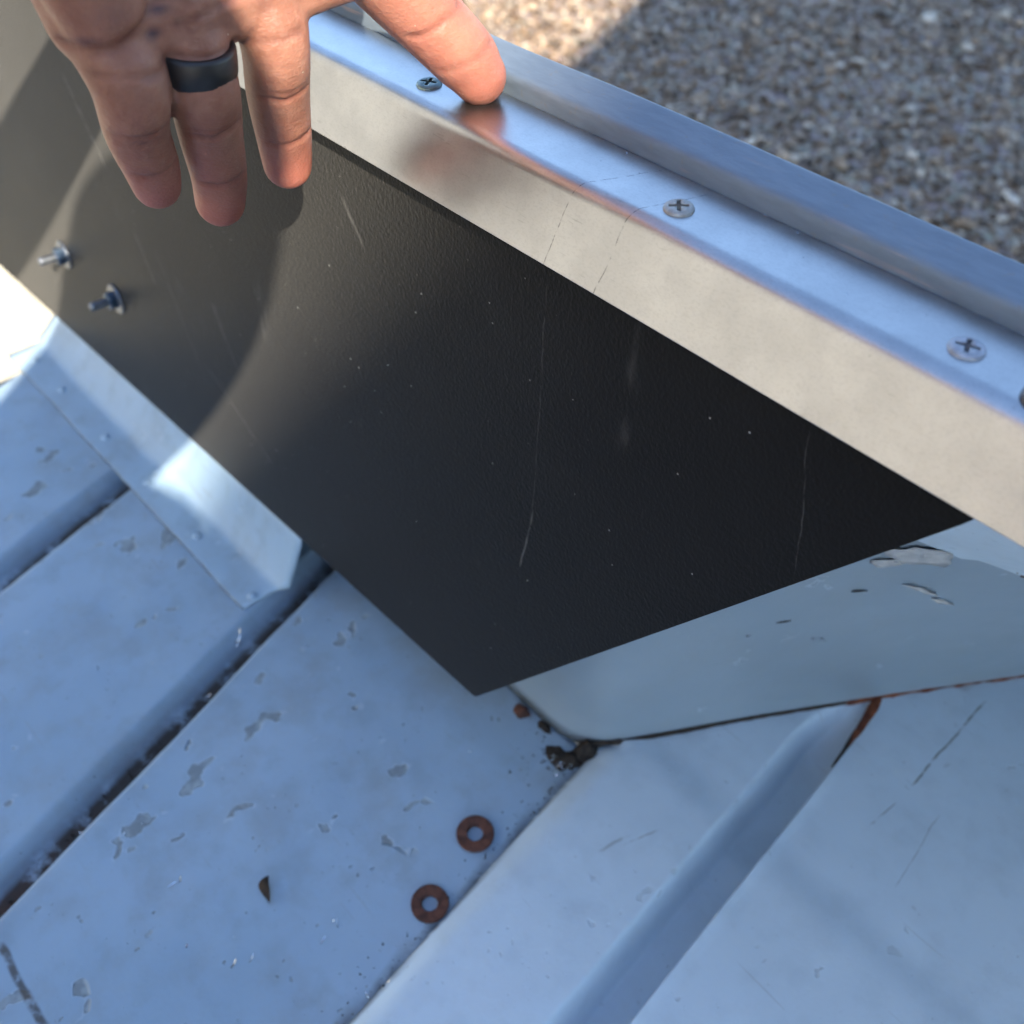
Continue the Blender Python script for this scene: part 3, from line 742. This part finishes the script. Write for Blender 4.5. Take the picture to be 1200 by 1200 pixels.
def tube(bm, pts, nseg=18, flat=1.0, side=None):
    """round tube with hemispherical ends through (x,y,z,r) points; flat squashes it along the axis side"""
    C = [Vector(p[:3]) for p in pts]; rad = [p[3] for p in pts]; rings = []
    T = [(C[min(i+1, len(C)-1)]-C[max(i-1, 0)]).normalized() for i in range(len(C))]
    ref = Vector((1, 0, 0)) if side is None else Vector(side)
    seq = []
    for k in range(5, 0, -1): a = math.pi/2*k/5.5; seq.append((C[0]-T[0]*rad[0]*math.sin(a), rad[0]*math.cos(a), T[0]))
    for c, r, t in zip(C, rad, T): seq.append((c, r, t))
    for k in range(1, 6): a = math.pi/2*k/5.5; seq.append((C[-1]+T[-1]*rad[-1]*math.sin(a), rad[-1]*math.cos(a), T[-1]))
    for c, r, t in seq:
        u = (ref-t*ref.dot(t)).normalized(); v = t.cross(u)
        rings.append([bm.verts.new(c+u*(r*flat*math.cos(2*math.pi*k/nseg))+v*(r*math.sin(2*math.pi*k/nseg))) for k in range(nseg)])
    for a, b in zip(rings, rings[1:]):
        for k in range(nseg): k2 = (k+1) % nseg; bm.faces.new((a[k], a[k2], b[k2], b[k]))
    bm.faces.new(rings[0][::-1]); bm.faces.new(rings[-1])

def skin_mat():
    m = Mt('skin', (.5, .3, .22), .45, 0, .4); p = m.pos()
    cr = m.n('Attribute', attribute_name='crease').outputs['Fac']; tp = m.n('Attribute', attribute_name='tip').outputs['Fac']; stn = m.n('Attribute', attribute_name='stain').outputs['Fac']
    n1 = m.noise(p, 90, 4, .6); n2 = m.noise(p, 420, 3)
    col = m.mix(m.ramp(n1, .32, .7), (.225, .098, .066), (.30, .142, .098))
    col = m.mix(m.math('MULTIPLY', tp, .75), col, (.40, .125, .09))
    col = m.mix(m.math('MULTIPLY', m.ramp(n2, .5, .75), .18), col, (.38, .22, .16))
    col = m.mix(m.math('MULTIPLY', cr, .8), col, (.12, .04, .03))
    col = m.mix(m.math('MULTIPLY', stn, m.ramp(n1, .25, .5)), col, (.045, .028, .045))
    dirtm = m.math('MULTIPLY', m.ramp(m.vor(p, 260), .05, .09, True), m.ramp(m.noise(p, 70, 2), .58, .64))
    col = m.mix(m.math('MULTIPLY', dirtm, .6), col, (.70, .60, .45))
    m.set('Base Color', col); m.set('Roughness', m.math('ADD', .38, m.math('MULTIPLY', n2, .22)))
    m.b.inputs['Subsurface Weight'].default_value = .25; m.b.inputs['Subsurface Radius'].default_value = (1, .35, .2); m.b.inputs['Subsurface Scale'].default_value = .0035
    lines = m.noise(m.mapv(p, (500, 500, 2600)), 1, 2, .5); cell = m.vor(p, 900)
    m.set('Normal', m.bump(lines, .30, .0005, m.bump(cell, .22, .0004, m.bump(n1, .45, .0010))))
    return m.m
SKIN = skin_mat()
def build_hand():
    bm = bmesh.new()
    for nm, P in FING.items():
        Q = catmull(P, 6)
        # slight swelling between joints, narrowing at them
        tube(bm, [tuple(q) for q in Q], 20)
    mcp = [Vector(FING[n][0][:3]) for n in ('pinky', 'ring', 'middle', 'index')]
    for i, (c, r) in enumerate(zip(mcp, (.0128, .0135, .014, .0140))):
        e = WRIST+Vector((.002, (i-1.5)*.011, .0)); mid = c.lerp(e, .5)+Vector((-.004, 0, 0))
        tube(bm, [tuple(q) for q in catmull([(*c, r), (*mid, r*1.12), (*e, r*1.05)], 8)], 18)
    for a, b in zip(mcp, mcp[1:]):                       # webs and the pad across the knuckles
        tube(bm, [(*a, .0122), (*a.lerp(b, .5), .0122), (*b, .0122)], 14)
        d = Vector((.002, 0, -.004)); tube(bm, [(*(a+d), .0095), (*((a+b)/2+d), .0092), (*(b+d), .0095)], 14)
        m1, m2 = a.lerp(WRIST, .45), b.lerp(WRIST, .45); tube(bm, [(*m1, .0125), (*m2, .0125)], 14)
    tube(bm, [(-.2700, .1010, .0545, .0120), (-.2700, .0975, .075, .0145), (-.276, .0990, .105, .0150), (-.286, .104, .130, .0140)], 18)   # heel below the little finger
    tube(bm, [(-.262, .178, .078, .0150), (-.264, .165, .098, .0190), (-.275, .142, .122, .0185), (-.288, .125, .140, .0160)], 18)           # ball of the thumb
    tube(bm, [tuple(q) for q in catmull([(-.264, .176, .098, .0150), (-.250, .201, .099, .0130), (-.240, .224, .096, .0118), (-.234, .243, .088, .0108), (-.231, .252, .083, .0088)], 6)], 18)
    el = Vector((-.165, -.190, .285)); w0 = WRIST; d = (el-w0)
    fr = [(*(w0+d*t), r) for t, r in ((0, .0265), (.1, .0272), (.3, .034), (.55, .042), (.8, .045), (1, .042))]
    tube(bm, [tuple(q) for q in catmull(fr, 5)], 24, .82)
    me = bpy.data.meshes.new('hand'); bm.to_mesh(me); bm.free()
    o = link(bpy.data.objects.new('hand', me))
    r = o.modifiers.new('r', 'REMESH'); r.mode = 'VOXEL'; r.voxel_size = .0011; r.use_smooth_shade = True
    s = o.modifiers.new('s', 'SMOOTH'); s.factor = .5; s.iterations = 5
    dg = bpy.context.evaluated_depsgraph_get(); me2 = bpy.data.meshes.new_from_object(o.evaluated_get(dg)); o.modifiers.clear(); o.data = me2
    n = len(me2.vertices); V = np.empty(n*3, np.float32); me2.vertices.foreach_get('co', V); V = V.reshape(-1, 3).astype(float)
    N = np.empty(n*3, np.float32); me2.vertices.foreach_get('normal', N); N = N.reshape(-1, 3).astype(float)
    CR = {'pk0': ([(.089, .0419), (.0962, .0407), (.1081, .0386)], .7), 'pk1': ([(.0936, .0234), (.0998, .0218), (.1086, .0228)], 1), 'pk1b': ([(.0950, .0208), (.1000, .0193), (.1080, .0206)], .5), 'pk2': ([(.0987, .0065), (.1043, .0054), (.1130, .0069)], .8),
          'rg1': ([(.1155, .0149), (.1223, .0138), (.1323, .0161)], 1), 'rg1b': ([(.1165, .0172), (.1230, .0163), (.1315, .0180)], .5), 'rg2': ([(.1217, -.0074), (.1271, -.0087), (.1361, -.0076)], .8),
          'md0': ([(.1387, .0355), (.1459, .0362), (.1548, .0371)], .7), 'md1': ([(.1426, .0171), (.1490, .0157), (.1587, .0178)], 1), 'md1b': ([(.1430, .0194), (.1495, .0183), (.1580, .0198)], .5), 'md2': ([(.1487, -.0034), (.1542, -.0040), (.1645, -.0017)], .8),
          'ix1': ([(.1922, .0269), (.1994, .0299), (.2103, .0344)], 1), 'ix2': ([(.1995, .0142), (.2058, .0169), (.2182, .0211)], .8),
          'fold': ([(.0882, .0478), (.0932, .0467), (.0984, .0471), (.1047, .0494), (.1116, .0528), (.1158, .0551)], 1.3), 'line2': ([(.1172, .0480), (.1262, .0491), (.1375, .0501)], .9), 'line3': ([(.1081, .0386), (.1149, .0401), (.1267, .0388), (.1355, .0385)], .8)}
    crease = np.zeros(n); face = np.clip(N[:, 0]*2.2-.1, 0, 1)
    wob = np.array([noise.noise((a*160, b*160, c*160)) for a, b, c in V])*.0007; brk = .45+.9*np.clip(np.array([noise.noise((a*110, b*110, c*110+9)) for a, b, c in V])+.25, 0, 1)
    for P, s_ in CR.values():
        d = np.full(n, 9.)
        for (y0, z0), (y1, z1) in zip(P, P[1:]):
            ey, ez = y1-y0, z1-z0; L2 = ey*ey+ez*ez; t = np.clip(((V[:, 1]-y0)*ey+(V[:, 2]-z0)*ez)/L2, 0, 1)
            d = np.minimum(d, np.hypot(V[:, 1]-y0-t*ey, V[:, 2]-z0-t*ez+wob))
        crease = np.maximum(crease, np.exp(-(d/.0011)**2)*s_)
    crease *= face*np.minimum(brk, 1)
    V -= N*(crease*.0010)[:, None]
    tip = np.zeros(n)
    for nm, P in FING.items():
        c = np.array(P[-1][:3]); tip = np.maximum(tip, np.exp(-(np.linalg.norm(V-c, axis=1)/.019)**2)*(1.0 if nm != 'index' else .9))
        if nm == 'index':
            c = np.array(P[2][:3]); tip = np.maximum(tip, .7*np.exp(-(np.linalg.norm(V-c, axis=1)/.022)**2))
    stain = np.zeros(n)
    for (y, z, ry, rz, s_) in ((.0927, .0490, .0030, .0014, .65), (.1106, .0468, .0024, .0016, .95), (.1136, .0520, .0026, .0010, .9), (.128, .0445, .004, .002, .25), (.146, .046, .003, .003, .2), (.10, .055, .005, .003, .25)):
        stain = np.maximum(stain, s_*np.exp(-((V[:, 1]-y)/ry)**2-((V[:, 2]-z)/rz)**2)*face)
    me2.vertices.foreach_set('co', V.astype(np.float32).ravel()); me2.update()
    me2.materials.clear(); me2.materials.append(SKIN); me2.polygons.foreach_set('use_smooth', [True]*len(me2.polygons))
    o.parent = person; o.matrix_parent_inverse = PI
    for nm, v in (('crease', np.minimum(crease, 1)), ('tip', tip), ('stain', stain)): color_attr(o, nm, v)
    # nails on the far side of the fingers
    NAIL = simple('fingernail', (.55, .36, .30), (.62, .42, .35), 90, .3)
    for nm, P in FING.items():
        a, b = Vector(P[-2][:3]), Vector(P[-1][:3]); t = (b-a).normalized(); back = (Vector((-1, 0, 0))-t*t.dot(Vector((-1, 0, 0)))).normalized(); sd = t.cross(back); r = P[-1][3]
        Vn, Fn = grid(7, 7, lambda i, j: b+t*(r*.75*(j-2.5)/3)+sd*(r*.60*math.sin(R(22*(i-3))))*1.05+back*(r*.98*math.cos(R(22*(i-3)))-r*.10*max(0, (j-3)/3)**2))
        no = mesh_obj('nail', Vn, Fn, NAIL, person); no.matrix_parent_inverse = PI; solid(no, .0006, 0)
    return o
hand_o = build_hand()

def finger_ring():
    P = FING['ring']; a, b = Vector(P[0][:3]), Vector(P[1][:3]); c = Vector((-.2700, .1236, .0352)); t = (Vector(P[2][:3])-a).normalized()
    t = (t+Vector((0, -.16, 0))).normalized()
    M = Matrix.Translation(c) @ t.to_track_quat('Z', 'X').to_matrix().to_4x4()
    r = .0115; w_ = .0045; bm = bmesh.new()
    lathe(bm, [(r-.0016, -w_), (r-.0005, -w_), (r+.0002, -w_*.72), (r+.0003, 0), (r+.0002, w_*.72), (r-.0005, w_), (r-.0016, w_)], 48, M, close=True)
    o = bm_obj('finger_ring', bm, simple('black_ring', (.008, .008, .009), (.014, .014, .015), 120, .38), None, True)
    tag(o, 'plain wide black band worn on the ring finger', 'ring')
finger_ring()

def body():  # unseen; head and right elbow posed to block sun from hand and floor
    """clothed figure leaning over the bed, grown as one skin"""
    V = []; E = []; Rr = []
    def add(p, r, par=None):
        V.append(p); Rr.append(r); 
        if par is not None: E.append((par, len(V)-1))
        return len(V)-1
    pel = add((.06, -.88, -.16), .135)
    sp = add((.10, -.74, .0), .125, pel); ch = add((.165, -.56, .15), .140, sp); nk0 = add((.205, -.40, .255), .085, ch); nk = add((.215, -.315, .315), .055, nk0)
    hd = add((.216, -.208, .385), .082, nk); ht = add((.211, -.138, .435), .084, hd); add((.209, -.118, .480), .060, ht)
    ls = add((.00, -.53, .215), .062, ch); le = add((-.10, -.36, .305), .050, ls); lf = add((-.175, -.175, .288), .047, le)
    rs = add((.33, -.50, .27), .064, ch); re = add((.355, -.242, .362), .062, rs); rw = add((.33, -.50, .155), .031, re); rp = add((.305, -.575, .125), .026, rw)
    for k in range(4):
        a = Vector((.27+.012*k, -.600-.008*k, .155-.022*k)); f1 = add(tuple(a), .009, rp); f2 = add(tuple(a+Vector((-.030, -.004, .004))), .0085, f1); add(tuple(a+Vector((-.050, .004, .006))), .008, f2)
    t1 = add((.285, -.560, .165), .011, rp); add((.255, -.545, .185), .009, t1)
    for s, fx in ((-1, -.06), (1, .18)):
        hp = add((.06+.09*s, -.88+.02*s, -.26), .09, pel); kn = add((fx+.02, -.84+.02*s, -.66), .062, hp); an = add((fx, -.88+.02*s, -1.03), .042, kn); add((fx+.02, -.74+.02*s, -1.068), .032, an)
    me = bpy.data.meshes.new('body'); me.from_pydata(V, E, []); o = link(bpy.data.objects.new('body', me), person); o.matrix_parent_inverse = PI
    sk = o.modifiers.new('skin', 'SKIN'); sk.use_smooth_shade = True
    for i, r in enumerate(Rr): me.skin_vertices[0].data[i].radius = (r, r); me.skin_vertices[0].data[i].use_root = (i == 0)
    sb = o.modifiers.new('sub', 'SUBSURF'); sb.levels = 2; sb.render_levels = 2
    m = Mt('clothing', rough=.9); p = m.pos(); x, y, z = m.sepxyz(p)
    shirt = m.mix(m.ramp(m.noise(p, 20, 3), .4, .6), (.50, .20, .17), (.56, .25, .21)); pants = m.mix(m.noise(p, 30, 3), (.08, .09, .12), (.13, .14, .18))
    col = m.mix(m.ramp(z, -.19, -.185), pants, shirt)
    sknm = m.math('MULTIPLY', m.ramp(z, .325, .33), m.ramp(y, -.36, -.35)); col = m.mix(sknm, col, (.45, .27, .2))
    hair = m.ramp(z, .425, .43); col = m.mix(hair, col, (.05, .035, .025))
    hnd = m.math('MULTIPLY', m.math('MULTIPLY', m.ramp(x, .235, .24), m.ramp(y, -.545, -.54, True)), m.ramp(z, .19, .195, True)); col = m.mix(m.math('MULTIPLY', hnd, m.ramp(z, .05, .055)), col, (.45, .27, .2))
    m.set('Base Color', col); me.materials.append(m.m)
    return o
body()
